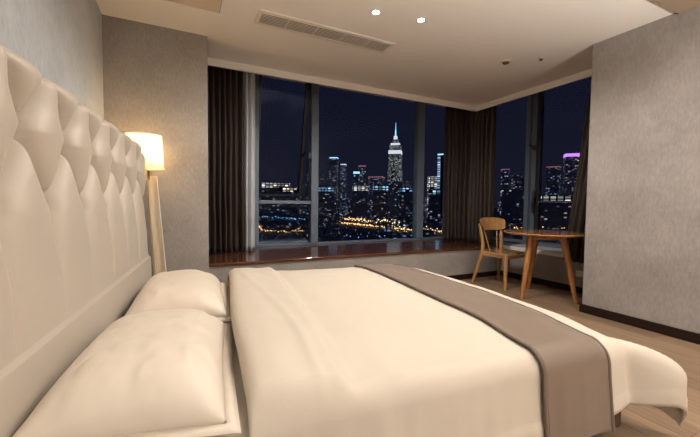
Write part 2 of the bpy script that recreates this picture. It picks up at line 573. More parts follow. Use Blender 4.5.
# ------------------------------------------------------------------ curtains
def curtain(name, label, path, z0, z1, folds, amp, lining=None, seed=1, flare=.0, gather=None):
    """A pleated drape along a plan polyline path [(x, y), ...]; lining = share of the end that shows the lining."""
    rnd = random.Random(seed)
    P = [Vector((p[0], p[1], 0)) for p in path]
    seglen = [(P[i + 1] - P[i]).length for i in range(len(P) - 1)]
    tot = sum(seglen)

    def at(t):
        d = t * tot
        for i, s in enumerate(seglen):
            if d <= s or i == len(seglen) - 1:
                dr = (P[i + 1] - P[i]).normalized()
                return P[i] + dr * d, Vector((-dr.y, dr.x, 0))
            d -= s
    ph = [rnd.uniform(-.6, .6) for _ in range(60)]
    am = [rnd.uniform(.55, 1.15) for _ in range(60)]
    c = at(.5)[0]
    root = thing(name, label, 'curtain', (c.x, c.y, z0))

    def surf(t, v):
        p, n = at(t)
        k = t * folds
        i = int(k)
        f = k - i
        a = amp * (am[i] * (1 - f) + am[i + 1] * f)
        phs = ph[i] * (1 - f) + ph[i + 1] * f
        w = math.sin(2 * PI * k + phs)
        w = math.copysign(abs(w) ** .8, w)
        top = sstep(.0, .08, v)
        off = a * w * (.7 + .3 * (1 - v)) + .012 * fbm(t * 9, v * 3, seed) * top
        if flare:
            off += flare * (1 - v) * (t - .5)
        sw = .018 * fbm(t * 4 + 3, v * 2.2, seed + 5) * (1 - v)
        q = p + n * off
        z = z0 + (z1 - z0) * v
        if gather:
            g = gather(v)
            q = Vector((c.x + (q.x - c.x) * g[0] + g[1], c.y + (q.y - c.y) * g[0] + g[2], 0))
        return (q.x + sw - c.x, q.y - c.y, z - z0)
    tl = 1 - (lining or 0)
    bm = bmesh.new()
    nu = int(folds * 14)
    grid(bm, nu, 30, lambda u, v: surf(u * tl, v))
    obj('drape', bm, M['curtain'], root, solid=.004, angle=None)
    if lining:
        bm = bmesh.new()
        grid(bm, max(10, int(folds * 14 * lining)), 30, lambda u, v: surf(tl + .004 + u * (lining - .004), v))
        obj('lining', bm, M['lining'], root, solid=.004, angle=None)
    bm = bmesh.new()
    pts = [(p.x - c.x, p.y - c.y, z1 - z0 + .012) for p in P]
    for i in range(len(pts) - 1):
        a, b = Vector(pts[i]), Vector(pts[i + 1])
        tube(bm, [a, b], .008, 8)
    obj('track', bm, M['white_plastic'], root)
    return root


curtain('curtain', 'brown floor-length curtain with grey lining edge at the left end of the windows',
        [(.27, 4.04), (.52, 4.10), (.79, 4.14)], ZP + .004, 2.60, 8.5, .042, .26, 3, flare=.05)
curtain('curtain', 'dark brown curtain bunched behind the chair at the window corner',
        [(3.70, 4.20), (3.92, 4.16), (4.02, 4.02), (4.03, 3.80), (4.05, 3.56)], ZP + .004, 2.60, 11.5, .042, None, 5)
curtain('curtain', 'narrow dark brown curtain beside the right wall, behind the table',
        [(4.045, 2.40), (4.045, 1.98)], .36, 2.60, 5.5, .03, None, 9, gather=lambda v: (1, 0, .02 + .10 * (1 - v) - .16 * v))


# ------------------------------------------------------------------ ceiling fittings
vx0, vx1, vy0, vy1 = .55, 1.79, 2.725, 2.95
vt = thing('air_vent', 'long slatted air conditioning grille set in the ceiling', 'vent', ((vx0 + vx1) / 2, (vy0 + vy1) / 2, H))
hw, hd = (vx1 - vx0) / 2, (vy1 - vy0) / 2
bm = bmesh.new()
for a in ((-hw, hw, -hd, -hd + .03), (-hw, hw, hd - .03, hd), (-hw, -hw + .03, -hd + .03, hd - .03), (hw - .03, hw, -hd + .03, hd - .03)):
    box(bm, *a, -.012, 0)
obj('vent_frame', bm, M['vent'], vt, smooth=False, bevel=.002)
obj('backing', bx(-hw + .03, hw - .03, -hd + .03, hd - .03, -.002, 0), M['vent_dark'], vt, smooth=False)
for k in range(8):
    y = -hd + .036 + k * (2 * hd - .072) / 7
    bm = bmesh.new(); box(bm, -hw + .03, hw - .03, y - .010, y + .010, -.011, -.008)
    for v in bm.verts:
        v.co.z += (v.co.y - y) * .35
    obj('slat', bm, M['vent'], vt, smooth=False)
for k in range(1, 5):
    x = -hw + k * 2 * hw / 5
    obj('divider', bx(x - .004, x + .004, -hd + .03, hd - .03, -.009, -.004), M['vent'], vt, smooth=False)


def downlight(x, y, label, power, lit=True):
    t = thing('downlight', label, 'ceiling light', (x, y, H))
    bm = bmesh.new()
    rings = lathe(bm, [(.027, 0), (.027, -.004), (.038, -.005), (.042, -.001), (.042, 0)], 40)
    obj('trim_ring', bm, M['white_plastic'], t)
    bm = bmesh.new(); cyl(bm, (0, 0, -.0025), (0, 0, -.001), .027, seg=32)
    obj('lens', bm, M['lens'], t)
    ld = bpy.data.lights.new('downlight_spot', 'SPOT')
    ld.energy = power
    ld.color = (1.0, .92, .82)
    ld.spot_size = math.radians(168)
    ld.spot_blend = .5
    ld.shadow_soft_size = .035
    lo = bpy.data.objects.new('downlight_spot', ld)
    COL.objects.link(lo)
    lo.parent = t
    lo.location = (0, 0, -.02)
    return t


DL = 90
downlight(1.362, 2.362, 'smaller of two lit ceiling downlights, nearer the air grille', DL)
downlight(1.741, 2.296, 'brighter of two lit ceiling downlights, farther from the air grille', DL)
downlight(2.45, .55, 'unseen downlight added as fill beyond the foot of the bed', DL * .55)  # added out of view to fill the dim table corner
for x, y, lab in ((.9, -1.2, 'unseen fill downlight added near the rear wall on the bed side'),
                  (2.4, -1.6, 'unseen fill downlight added near the rear wall on the right')):
    downlight(x, y, lab, DL * .04)  # weak pair added out of view for extra brightness

t = thing('smoke_detector', 'small round ceiling smoke detector near the window corner', 'smoke detector', (3.003, 2.533, H))
bm = bmesh.new(); r = lathe(bm, [(.05, 0), (.05, -.008), (.042, -.014)], 32); bm.faces.new(r[-1])
obj('housing', bm, M['white_plastic'], t)
bm = bmesh.new(); r = lathe(bm, [(.034, -.014), (.03, -.026), (.012, -.03)], 32); bm.faces.new(r[-1])
obj('sensor_cap', bm, M['rust'], t)
t = thing('ceiling_sprinkler', 'tiny dark ceiling sprinkler to the right of the smoke detector', 'sprinkler', (3.249, 2.322, H))
bm = bmesh.new(); r = lathe(bm, [(.03, 0), (.028, -.005), (.012, -.007)], 24); bm.faces.new(r[-1])
obj('escutcheon', bm, M['white_plastic'], t)
bm = bmesh.new(); cyl(bm, (0, 0, -.007), (0, 0, -.02), .01, .007, 12); cyl(bm, (0, 0, -.02), (0, 0, -.023), .018, seg=16)
obj('deflector', bm, M['rust'], t)

t = thing('access_panel', 'square ceiling access hatch above the headboard', 'ceiling hatch', (.075, 2.72, H))
bm = bmesh.new()
for a in ((-.24, .24, -.24, -.21), (-.24, .24, .21, .24), (-.24, -.21, -.21, .21), (.21, .24, -.21, .21)):
    box(bm, *a, -.008, 0)
obj('hatch_frame', bm, M['ceiling'], t, smooth=False, bevel=.002)
obj('hatch_gap', bx(-.21, .21, -.21, .21, -.001, 0), M['vent_dark'], t, smooth=False)
obj('hatch_door', bx(-.206, .206, -.206, .206, -.006, -.001), M['hatch'], t, smooth=False, bevel=.002)

t = thing('socket_outlet', 'white wall socket low on the wall under the right window', 'socket', (XP, 2.354, .185))
obj('faceplate', bx(-.009, 0, -.043, .043, 0, .075), M['white_plastic'], t, smooth=False, bevel=.003)
for s in (-1, 1):
    bm = bmesh.new()
    box(bm, -.0105, -.009, s * .021 - .009, s * .021 - .006, .045, .055); box(bm, -.0105, -.009, s * .021 + .006, s * .021 + .009, .045, .055)
    box(bm, -.0105, -.009, s * .021 - .0015, s * .021 + .0015, .02, .03)
    obj('socket_slots', bm, M['rust'], t, smooth=False)


# ------------------------------------------------------------------ bed (local x = along the bed, local y = across)
BR = -math.radians(5)
cb, sb = math.cos(BR), math.sin(BR)


def LW(l, w, z=0.0):
    return (l * cb - w * sb, l * sb + w * cb, z)


W0, W1 = .945, 2.86
LF = 1.70
bed = thing('bed', 'large bed with tall cream button-tufted headboard and brown upholstered base', 'bed', LW(.6, 1.88), BR)
BL, BW = .6, 1.88


def shift(bm, l=BL, w=BW, z=0.0):
    for v in bm.verts:
        v.co.x -= l; v.co.y -= w; v.co.z -= z
    return bm


# headboard -----------------------------------------------------
HW0, HW1 = .80, 2.93
SPC = .295
Z3, Z2, Z1 = .985, 1.205, 1.455
ZS = .60
ROLL_Z, ROLL_R = 1.352, .050
X3 = [1.405 + SPC * k for k in range(-3, 7)]
X2 = [1.405 + SPC * (k - .5) for k in range(-3, 8)]
segs = []
for x in X3:
    segs.append((x, ZS, x, Z3))
    for dx in (-SPC / 2, SPC / 2):
        segs.append((x, Z3, x + dx, Z2))
for x in X2:
    for dx in (-SPC / 2, SPC / 2):
        segs.append((x, Z2, x + dx, Z1))
SG = np.array(segs)
DIMP = np.array([(x, Z3) for x in X3] + [(x, Z2) for x in X2] + [(x, Z1) for x in X3])


def tuft(w, s):
    a = SG[:, :2]; b = SG[:, 2:]
    p = np.array((w, s))
    ab = b - a
    t = np.clip(((p - a) * ab).sum(1) / (ab * ab).sum(1), 0, 1)
    d = np.sqrt((((a + ab * t[:, None]) - p) ** 2).sum(1)).min()
    r = np.sqrt(((DIMP - p) ** 2).sum(1)).min()
    k = sstep(.74, 1.02, s)
    top = sstep(1.27, 1.40, s)
    depth = (.012 + .052 * k) * (1 - .72 * top)
    width = (.011 + .027 * k) * (1 - .45 * top)
    puff = -depth * math.exp(-(d / width))
    puff -= .055 * math.exp(-(r / .030) ** 2) * (1 - .6 * top)
    puff += .006 * k * (1 - math.exp(-(d / .08)))
    return puff


def hb_point(w, s):
    """s runs up the front, over the rolled top and down the back."""
    end = max(0.0, (HW0 + .05 - w) / .05, (w - (HW1 - .05)) / .05)
    endk = math.sqrt(max(0, 1 - end * end)) if end > 0 else 1.0
    if s < ZS:
        rail = .009 * math.sin(PI * min(1, max(0, (s - .30) / (ZS - .30)))) ** .35 if s > .30 else 0
        L, z = -.452 - .01 + rail, s
        nrm = (1, 0)
        pf = 0
    else:
        base = -.470 + (s - ZS) / (ROLL_Z - ZS) * (-.018)
        pf = tuft(w, s)
        pf *= sstep(ZS, ZS + .05, s) if s < ZS + .05 else 1
        if s <= ROLL_Z:
            L, z, nrm = base, s, (1, 0)
            fl = sstep(1.12, ROLL_Z, s)
            L += .006 * fl
        else:
            a = (s - ROLL_Z) / ROLL_R
            Lc = -.488 + .006 - ROLL_R
            if a <= PI:
                L, z, nrm = Lc + ROLL_R * math.cos(a), ROLL_Z + ROLL_R * math.sin(a), (math.cos(a), math.sin(a))
            else:
                L, z, nrm = Lc - ROLL_R, ROLL_Z - (a - PI) * ROLL_R, (-1, 0)
    L += pf * nrm[0]; z += pf * nrm[1]
    back = -.59
    if endk < 1:
        L = back + (L - back) * endk
    # rounded upper corners
    R = .17
    dd = max(0, (HW0 + R - w), (w - (HW1 - R)))
    if dd > 0:
        drop = R - math.sqrt(max(0, R * R - dd * dd))
        z -= drop * sstep(.80, 1.36, z)
    return (L, w, z)


bm = bmesh.new()
nw, ns = 340, 200
SMAX = ROLL_Z + ROLL_R * PI + .06
grid(bm, nw, ns, lambda u, v: hb_point(HW0 + u * (HW1 - HW0), .24 + v * (SMAX - .24)))
hb = obj('headboard', shift(bm), M['leather'], bed, angle=None)
bm = bmesh.new()
box(bm, -.590, -.560, HW0 + .02, HW1 - .02, .03, 1.18)
obj('headboard_back', shift(bm), M['bedbase'], bed, smooth=False, bevel=.01)
for (xs, zz) in ((X3, Z3), (X2, Z2)):
    for x in xs:
        if HW0 + .06 < x < HW1 - .06:
            p = hb_point(x, zz)
            bm = bmesh.new()
            bmesh.ops.create_uvsphere(bm, u_segments=12, v_segments=8, radius=.011)
            for v in bm.verts:
                v.co.x *= .5
                v.co += Vector((p[0] + .002, p[1], p[2]))
            obj('button', shift(bm), M['leather_edge'], hb)
# base ------------------------------------------------------------
bm = bmesh.new(); box(bm, -.46, 1.665, W0 + .0, W1 - .03, .025, .25)
obj('base', shift(bm), M['bedbase'], bed, smooth=False, bevel=.012)
for l in (-.36, 1.58):
    for w in (W0 + .12, W1 - .14):
        bm = bmesh.new(); cyl(bm, (l, w, 0), (l, w, .03), .025, seg=16)
        obj('leg', shift(bm), M['black'], bed)

# mattress ----------------------------------------------------------


def rbox(l0, l1, w0, w1, z0, z1, r, nu=40, nv=40, crown=0.0):
    bm = bx(l0, l1, w0, w1, z0, z1)
    bmesh.ops.bevel(bm, geom=bm.edges[:] + bm.verts[:], offset=r, segments=5, profile=.5, affect='EDGES')
    return bm


mat_o = obj('mattress', shift(rbox(-.43, LF - .045, W0 + .025, W1 - .03, .253, .388, .05), BL, BW, .253), M['linen'], None, LW(BL, BW, .253), BR)
tag(mat_o, 'thick mattress under a cream fitted sheet, bare between pillows and duvet', 'mattress')


# cloth that lies on the bed and falls over its edges -----------------
ZTOP = .452


def fall(d, r=.085, lean=.10):
    """distance d of cloth past the start of the edge -> (outward, down)."""
    if d <= 0:
        return 0.0, 0.0
    q = r * PI / 2
    if d < q:
        a = d / r
        return r * math.sin(a), r * (1 - math.cos(a))
    e = d - q
    return r + e * lean, r + e * (1 - lean * .3)


EDGE_N = W0 + .075      # where the near side starts to round off
EDGE_F = W1 - .075
EDGE_L = LF - .055


def cloth(l, w, lift=0.0, fold=True):
    """flat cloth coordinates (l, w) -> draped bed coordinates."""
    dl = max(0.0, l - EDGE_L)
    dn = max(0.0, EDGE_N - w)
    df = max(0.0, w - EDGE_F)
    dw = dn if dn > 0 else df
    sg = -1 if dn > 0 else 1
    bl, bw = min(l, EDGE_L), min(max(w, EDGE_N), EDGE_F)
    z = ZTOP
    # gentle crown and soft shoulders
    z += .012 * math.sin(PI * min(1, max(0, (bw - W0) / (W1 - W0)))) ** .7
    z -= .025 * (1 - sstep(EDGE_N, EDGE_N + .28, bw)) + .012 * sstep(EDGE_F - .2, EDGE_F, bw)
    z -= .022 * sstep(EDGE_L - .25, EDGE_L, bl)
    d = math.hypot(dl, dw)
    ol = ow = 0.0
    if d > 0:
        out, dn_ = fall(d + (lift * .0))
        phi = math.atan2(dw, dl)
        both = math.sin(2 * phi) if dl > 0 and dw > 0 else 0
        # the spare cloth at the corner stands out as a fold
        k = both ** 3 * (1 if dn > 0 else 0)
        q = min(1, d / .33)
        oc = .29 * math.sin(q * PI / 2) ** .9
        dc = .135 * q ** 1.6 + max(0, d - .33) * .97
        out = out * (1 - k) + oc * k
        dn_ = dn_ * (1 - k) + dc * k
        ol, ow = (out + lift) * dl / d, (out + lift) * dw / d * sg
        z -= dn_
        rip = .006 * min(1, max(0, d - .08) / .1)
        if fold and dw > 0 and dl == 0:
            ow += sg * rip * 2 * fbm(bl * 5, 1.3)
        if fold and dl > 0 and dw == 0:
            ol += rip * 2 * fbm(bw * 5, 4.2)
        z += lift * max(0, 1 - d / .12)
    else:
        z += lift
    return bl + ol, bw + ow, z


DH = .068                 # head edge of the duvet


def duvet_pt(u, v):
    l = DH + (1.70 + .29 - DH) * (u ** 1.0)
    wn = W0 - .29 + .06 * sstep(1.45, 1.70, l)
    w = wn + (W1 + .22 - wn) * v
    cn = max(0, min(1, (EDGE_N - w) / .25))
    ce = max(0, min(1, (l - EDGE_L) / .25))
    l += .07 * cn * ce; w -= .05 * cn * ce
    L, W, z = cloth(l, w)
    # thick rolled head edge and turned-down band
    e = l - DH
    band = 1 - sstep(.30 + .04 * (v - .5), .37 + .05 * (v - .5), e)
    inside = 1 if (EDGE_N <= w <= EDGE_F) else max(0, 1 - (max(EDGE_N - w, w - EDGE_F)) / .1)
    z += inside * (.038 * band + .010 * math.exp(-((e - .10) / .08) ** 2))
    if e < .05:
        k = 1 - e / .05
        z -= inside * .042 * (1 - math.sqrt(max(0, 1 - k * k)))
    # long soft creases
    dd = e - (.10 + .10 * (1 - v) + .06 * math.sin(v * 5))
    z += inside * .006 * math.exp(-(dd / .018) ** 2)
    dd = e - (.40 + .12 * (1 - v))
    z += inside * .006 * math.exp(-(dd / .05) ** 2)
    z += inside * (.007 * fbm(l * 2.2, w * 1.6, 2.0) + .0025 * fbm(l * 7, w * 5, 6.0))
    # wide stitched hem along the near side and the foot
    if v < .022 and z < ZTOP - .1:
        W -= .005
    if u > .972 and z < ZTOP - .1:
        L += .005
    L += .010 * math.sin(v * 9 + 1) * (1 - sstep(0, .3, e))
    return L, W, z


bm = bmesh.new()
grid(bm, 150, 170, duvet_pt)
dv = obj('duvet', shift(bm, .9, BW, .22), M['linen'], None, LW(.9, BW, .22), BR, solid=.012, angle=None)
tag(dv, 'cream cotton duvet spread over the bed, its corner drooping at the foot', 'duvet')

# runner ------------------------------------------------------------
RL0, RL1 = 1.145, 1.53
runner = thing('bed_runner', 'taupe satin bed runner laid across the foot of the bed', 'bed runner', LW(1.36, BW, .12), BR)


def runner_pt(l, v, lift):
    w = (W0 - .33) + (W1 + .28 - (W0 - .33)) * v
    L, W, z = cloth(l, w, lift)
    inside = 1 if (EDGE_N <= w <= EDGE_F) else max(0, 1 - (max(EDGE_N - w, w - EDGE_F)) / .1)
    z += inside * (.007 * fbm(l * 2.2, w * 1.6, 2.0) + .0025 * fbm(l * 7, w * 5, 6.0))
    return L, W, z


bm = bmesh.new()
grid(bm, 30, 190, lambda u, v: runner_pt(RL0 + .014 + (RL1 - RL0 - .028) * u, v, .016))
obj('satin_panel', shift(bm, 1.36, BW, .12), M['runner'], runner, solid=.006, angle=None)
for a in (RL0, RL1 - .014):
    bm = bmesh.new()
    grid(bm, 4, 190, lambda u, v: runner_pt(a + .014 * u, v, .0185))
    obj('piping', shift(bm, 1.36, BW, .12), M['runner_hem'], runner, solid=.009, angle=None)


# pillows --------------------------------------------------------------
def pillow(label, lc, wc, z, hl, hw, ht, tiltdeg, rz, seed):
    """A stuffed pillowcase with a flat flange; one body of cloth and its flange."""
    root = thing('pillow', label, 'pillow', LW(lc, wc, z), BR + rz, 'pillows at the head of the bed')
    ca, sa = math.cos(math.radians(tiltdeg)), math.sin(math.radians(tiltdeg))

    def place(x, y, zz):
        x2 = x * ca - zz * sa * -1 if False else x * ca + zz * sa
        z2 = -x * sa + zz * ca
        return (x2, y, z2 + hl * sa)

    def body(u, v, top):
        a, b = 2 * u - 1, 2 * v - 1
        # corners pulled in slightly along the edges
        px = a * hl * (1 - .045 * (1 - b * b) * abs(a) ** 3)
        py = b * hw * (1 - .035 * (1 - a * a) * abs(b) ** 3)
        e = max(0, (1 - abs(a) ** 2.6)) ** .52 * max(0, (1 - abs(b) ** 3.2)) ** .5
        n = fbm(a * 1.5 + seed, b * 1.9, seed)
        wr = (abs(a) ** 2 * .5 + abs(b) ** 2 * .5)
        wrk = .010 * wr * math.sin(9 * math.atan2(b * 1.6, a) + 5 * n) * e
        if top:
            h = ht * e * (1 + .05 * n) + wrk * 1.1 + .002 * fbm(a * 4, b * 5, seed + 2) * e
        else:
            h = -.030 * min(1, e * 1.5)
        return place(px, py, .032 + h)
    bm = bmesh.new()
    n = 60
    tp = grid(bm, n, n, lambda u, v: body(u, v, True))
    bt = grid(bm, n, n, lambda u, v: body(u, v, False))
    bmesh.ops.remove_doubles(bm, verts=bm.verts[:], dist=.0008)
    obj('stuffed_case', bm, M['pillow'], root, angle=None)
    # flange
    bm = bmesh.new()
    F = .035
    ring_i, ring_o = [], []
    K = 50
    prm = [(-1 + 2 * i / K, -1) for i in range(K)] + [(1, -1 + 2 * i / K) for i in range(K)] + [(1 - 2 * i / K, 1) for i in range(K)] + [(-1, 1 - 2 * i / K) for i in range(K)]
    for i, (a, b) in enumerate(prm):
        px = a * hl * (1 - .045 * (1 - b * b) * abs(a) ** 3)
        py = b * hw * (1 - .035 * (1 - a * a) * abs(b) ** 3)
        wv = .006 * fbm(a * 4 + seed, b * 5, 3.3)
        ring_i.append(bm.verts.new(place(px * .99, py * .99, .032)))
        ox = px + F * (a if abs(a) == 1 else a ** 5) * (.2 if a < 0 else 1)
        oy = py + F * (b if abs(b) == 1 else b ** 5)
        ring_o.append(bm.verts.new(place(ox, oy, .026 + wv)))
    for i in range(len(prm)):
        j = (i + 1) % len(prm)
        bm.faces.new((ring_i[i], ring_i[j], ring_o[j], ring_o[i]))
    obj('flange', bm, M['pillow'], root, solid=.005, angle=None)
    return root


pillow('cream pillow nearest the camera, in front of the other pillow', -.206, 1.318, .392, .232, .385, .140, 3, math.radians(-1), 1.0)
pillow('cream pillow by the lamp, partly behind the nearer pillow', -.196, 2.190, .392, .230, .390, .140, 3, math.radians(2), 4.0)


# ------------------------------------------------------------------ lamp behind the headboard
lx, ly = -.262, 3.18
lamp = thing('floor_lamp', 'lit floor lamp with drum shade and splayed pale wood legs behind the headboard', 'lamp', (lx, ly, 0))
bm = bmesh.new()
lathe(bm, [(.128, 1.518), (.142, 1.26)], 56)
obj('lamp_shade', bm, M['shade'], lamp, solid=.002, angle=None)
for rr, z in ((.129, 1.518), (.143, 1.26)):
    bm = bmesh.new()
    rings = lathe(bm, [(rr, z - .004), (rr + .002, z - .004), (rr + .002, z + .004), (rr, z + .004), (rr, z - .004)], 56)
    obj('shade_rim', bm, M['white_plastic'], lamp)
bm = bmesh.new()
cyl(bm, (0, 0, 1.17), (0, 0, 1.24), .045, seg=24); cyl(bm, (0, 0, 1.24), (0, 0, 1.33), .018, seg=16)
obj('socket', bm, M['brass'], lamp)
for rr, z in ((.127, 1.512), (.139, 1.266)):
    bm = bmesh.new(); cyl(bm, (0, 0, z - .001), (0, 0, z + .001), rr, seg=48)
    obj('added_diffuser', bm, M['shade'], lamp)  # discs added to close the shade and soften its scallop on the wall
bm = bmesh.new(); bmesh.ops.create_uvsphere(bm, u_segments=16, v_segments=12, radius=.03)
for v in bm.verts:
    v.co.z += 1.36
obj('bulb', bm, M['bulb'], lamp)


def plank(p0, p1, w0, w1, th, wdir):
    """A flat tapering board leg."""
    p0, p1, wd = Vector(p0), Vector(p1), Vector(wdir).normalized()
    d = (p1 - p0).normalized(); n = d.cross(wd).normalized()
    bm = bmesh.new()
    vs = []
    for p, w in ((p0, w0), (p1, w1)):
        for a, b in ((-1, -1), (1, -1), (1, 1), (-1, 1)):
            vs.append(bm.verts.new(p + wd * a * w / 2 + n * b * th / 2))
    for f in ((0, 1, 2, 3), (7, 6, 5, 4), (0, 4, 5, 1), (1, 5, 6, 2), (2, 6, 7, 3), (3, 7, 4, 0)):
        bm.faces.new([vs[i] for i in f])
    return bm


obj('leg', plank((.055, 0, 1.20), (.135, -.02, 0), .07, .085, .03, (1, 0, 0)), M['lampwood'], lamp, smooth=False, bevel=.004)
obj('leg', plank((.045, .055, 1.19), (.10, .13, 0), .06, .07, .03, (1, 0, 0)), M['lampwood'], lamp, smooth=False, bevel=.004)
obj('leg', plank((-.045, .03, 1.20), (-.15, .08, 0), .06, .07, .03, (0, 1, 0)), M['lampwood'], lamp, smooth=False, bevel=.004)
bm = bmesh.new(); tube(bm, [(.088, -.027, 1.2), (.178, -.045, .02)], .005, 8)
obj('cable', bm, M['white_plastic'], lamp)
ld = bpy.data.lights.new('lamp_glow', 'POINT'); ld.energy = 42; ld.color = (1.0, .85, .64); ld.shadow_soft_size = .035
lo = bpy.data.objects.new('lamp_glow', ld); COL.objects.link(lo); lo.parent = lamp; lo.location = (0, 0, 1.40)


# unseen fill lamp behind the camera, added to brighten the ceiling
def fill_uplighter(ux, uy, hz, power, label):
    upl = thing('fill_uplighter', label, 'lamp', (ux, uy, 0))
    bm = bmesh.new(); r = lathe(bm, [(.14, 0), (.14, .015), (.03, .03), (.014, .04)], 40); bm.faces.new(r[0][::-1]); bm.faces.new(r[-1])
    obj('base', bm, M['black'], upl)
    bm = bmesh.new(); cyl(bm, (0, 0, .04), (0, 0, hz), .013, seg=16)
    obj('pole', bm, M['black'], upl)
    bm = bmesh.new(); lathe(bm, [(.02, hz), (.10, hz + .03), (.17, hz + .10), (.19, hz + .13)], 48)
    obj('bowl', bm, M['white_plastic'], upl, solid=.004, angle=None)
    bm = bmesh.new(); bmesh.ops.create_uvsphere(bm, u_segments=16, v_segments=12, radius=.03)
    for v in bm.verts:
        v.co.z += hz + .08
    obj('bulb', bm, M['bulb'], upl)
    ld = bpy.data.lights.new('fill_uplight', 'SPOT'); ld.energy = power; ld.color = (1.0, .94, .86); ld.shadow_soft_size = .05
    ld.spot_size = math.radians(148); ld.spot_blend = .25
    lo = bpy.data.objects.new('fill_uplight', ld); COL.objects.link(lo); lo.parent = upl
    lo.location = (0, 0, hz + .13); lo.rotation_euler = (PI, 0, 0)


fill_uplighter(2.0, -2.0, .70, 780, 'unseen short fill lamp added by the rear wall to brighten the ceiling')


# ------------------------------------------------------------------ chair (faces -y)
CX, CY = 3.63, 3.0
chair = thing('dining_chair', 'light oak chair with curved wooden back standing before the corner curtain', 'chair', (CX, CY, 0), math.radians(2))
SZ = .425


def seat_outline(u):
    pass


bm = bmesh.new()
n = 28


def seat_pt(u, v, top):
    a, b = 2 * u - 1, 2 * v - 1          # a: across, b: front(-1) .. back(+1)
    hw_ = .215 - .025 * (b * .5 + .5)
    k = (1 - .10 * abs(b) ** 4)
    x = a * hw_ * k
    y = b * .215 * (1 - .10 * abs(a) ** 4)
    dish = -.014 * (1 - a * a) * (1 - b * b)
    edge = -.006 * (max(abs(a), abs(b)) ** 12)
    return (x, y, SZ + (dish + edge if top else -.024))


tp = grid(bm, n, n, lambda u, v: seat_pt(u, v, True))
bt = grid(bm, n, n, lambda u, v: seat_pt(u, v, False))
for i in range(n - 1):
    for (r_, c_) in (('i', 0), ('i', n - 1)):
        bm.faces.new((tp[i][c_], tp[i + 1][c_], bt[i + 1][c_], bt[i][c_]))
        bm.faces.new((tp[c_][i], tp[c_][i + 1], bt[c_][i + 1], bt[c_][i]))
obj('seat', bm, M['seat'], chair)
for s in (-1, 1):
    bm = bmesh.new(); tube(bm, [(s * .195, -.175, SZ - .015), (s * .21, -.185, .20), (s * .222, -.195, 0)], [.026, .023, .017], 14)
    obj('leg', bm, M['chair'], chair)
    # rear leg runs up into the back post
    bm = bmesh.new()
    tube(bm, [(s * .245, .275, 0), (s * .205, .225, .22), (s * .172, .187, SZ - .02), (s * .172, .185, SZ + .08), (s * .190, .205, .66), (s * .205, .222, .76)],
         [.017, .023, .027, .023, .019, .014], 14)
    obj('leg', bm, M['chair'], chair)
    bm = bmesh.new(); tube(bm, [(s * .065, .165, SZ - .01), (s * .125, .222, .70)], [.008, .007], 10)
    obj('spindle', bm, M['chair'], chair)
bm = bmesh.new(); box(bm, -.175, .175, -.185, -.163, SZ - .062, SZ - .022); box(bm, -.16, .16, .168, .188, SZ - .062, SZ - .022)
box(bm, -.195, -.177, -.17, .175, SZ - .062, SZ - .022); box(bm, .177, .195, -.17, .175, SZ - .062, SZ - .022)
obj('seat_rail', bm, M['chair'], chair, smooth=False)
bm = bmesh.new()


def back_pt(u, v, side):
    a = 2 * u - 1
    c = 2 * v - 1
    hgt = .068 * (1 - .40 * abs(a) ** 5)
    x = a * .232 * (1 - .16 * (1 - v) ** 1.5)
    y = .243 - .070 * a * a + side * .0075 * (1 - .4 * abs(c) ** 4)
    z = .752 + c * hgt + .004 * (1 - a * a) + (.012 * c)
    return (x, y + .02 * c, z)


f_ = grid(bm, 30, 9, lambda u, v: back_pt(u, v, -1))
b_ = grid(bm, 30, 9, lambda u, v: back_pt(u, v, 1))
for i in range(29):
    for c_ in (0, 8):
        bm.faces.new((f_[i][c_], f_[i + 1][c_], b_[i + 1][c_], b_[i][c_]))
for j in range(8):
    for c_ in (0, 29):
        bm.faces.new((f_[c_][j], f_[c_][j + 1], b_[c_][j + 1], b_[c_][j]))
obj('backrest', bm, M['chair'], chair)

# ------------------------------------------------------------------ table
TX, TY, TZ = 3.535, 2.42, .712
table = thing('round_table', 'small round teak-coloured table with glossy top and splayed legs', 'table', (TX, TY, 0))
bm = bmesh.new()
r = lathe(bm, [(.372, TZ - .026), (.398, TZ - .012), (.402, TZ - .006), (.398, TZ)], 72)
bm.faces.new(r[-1]); bm.faces.new(r[0][::-1])
obj('tabletop', bm, M['tabletop'], table)
feet = [(3.255, 2.455), (3.622, 2.105), (3.735, 2.735)]
tops = []
for fx, fy in feet:
    a = math.atan2(fy - TY, fx - TX)
    tx, ty = .185 * math.cos(a), .185 * math.sin(a)
    tops.append((tx, ty))
    bm = bmesh.new()
    tube(bm, [(tx, ty, TZ - .028), (tx + (fx - TX - tx) * .5, ty + (fy - TY - ty) * .5, TZ * .48), (fx - TX, fy - TY, 0)], [.033, .029, .019], 16)
    obj('leg', bm, M['table'], table)
bm = bmesh.new()
for i in range(3):
    a, b = Vector((*tops[i], 0)), Vector((*tops[(i + 1) % 3], 0))
    d = (b - a).normalized(); nn = Vector((-d.y, d.x, 0)) * .011
    vs = [bm.verts.new(p + q + Vector((0, 0, z))) for z in (TZ - .075, TZ - .027) for p, q in ((a, nn), (b, nn), (b, -nn), (a, -nn))]
    for f in ((0, 1, 2, 3), (7, 6, 5, 4), (0, 4, 5, 1), (1, 5, 6, 2), (2, 6, 7, 3), (3, 7, 4, 0)):
        bm.faces.new([vs[k] for k in f])
obj('apron', bm, M['table'], table, smooth=False)


# ------------------------------------------------------------------ the city at night, far below
GZ = -95.0
M['ground'] = simple('night_ground', (.25, .28, .32), .9, var=.5, var_scale=.01)  # tone raised so the ground carries the same painted haze
bm = bmesh.new(); box(bm, -4000, 9000, 80, 9000, GZ - 5, GZ)
g = struct(obj('ground', bm, M['ground'], smooth=False))
struct(obj('wall_lower_storeys', bx(-.75, 4.7, -3.2, 4.6, GZ, -.13), M['ground'], smooth=False))

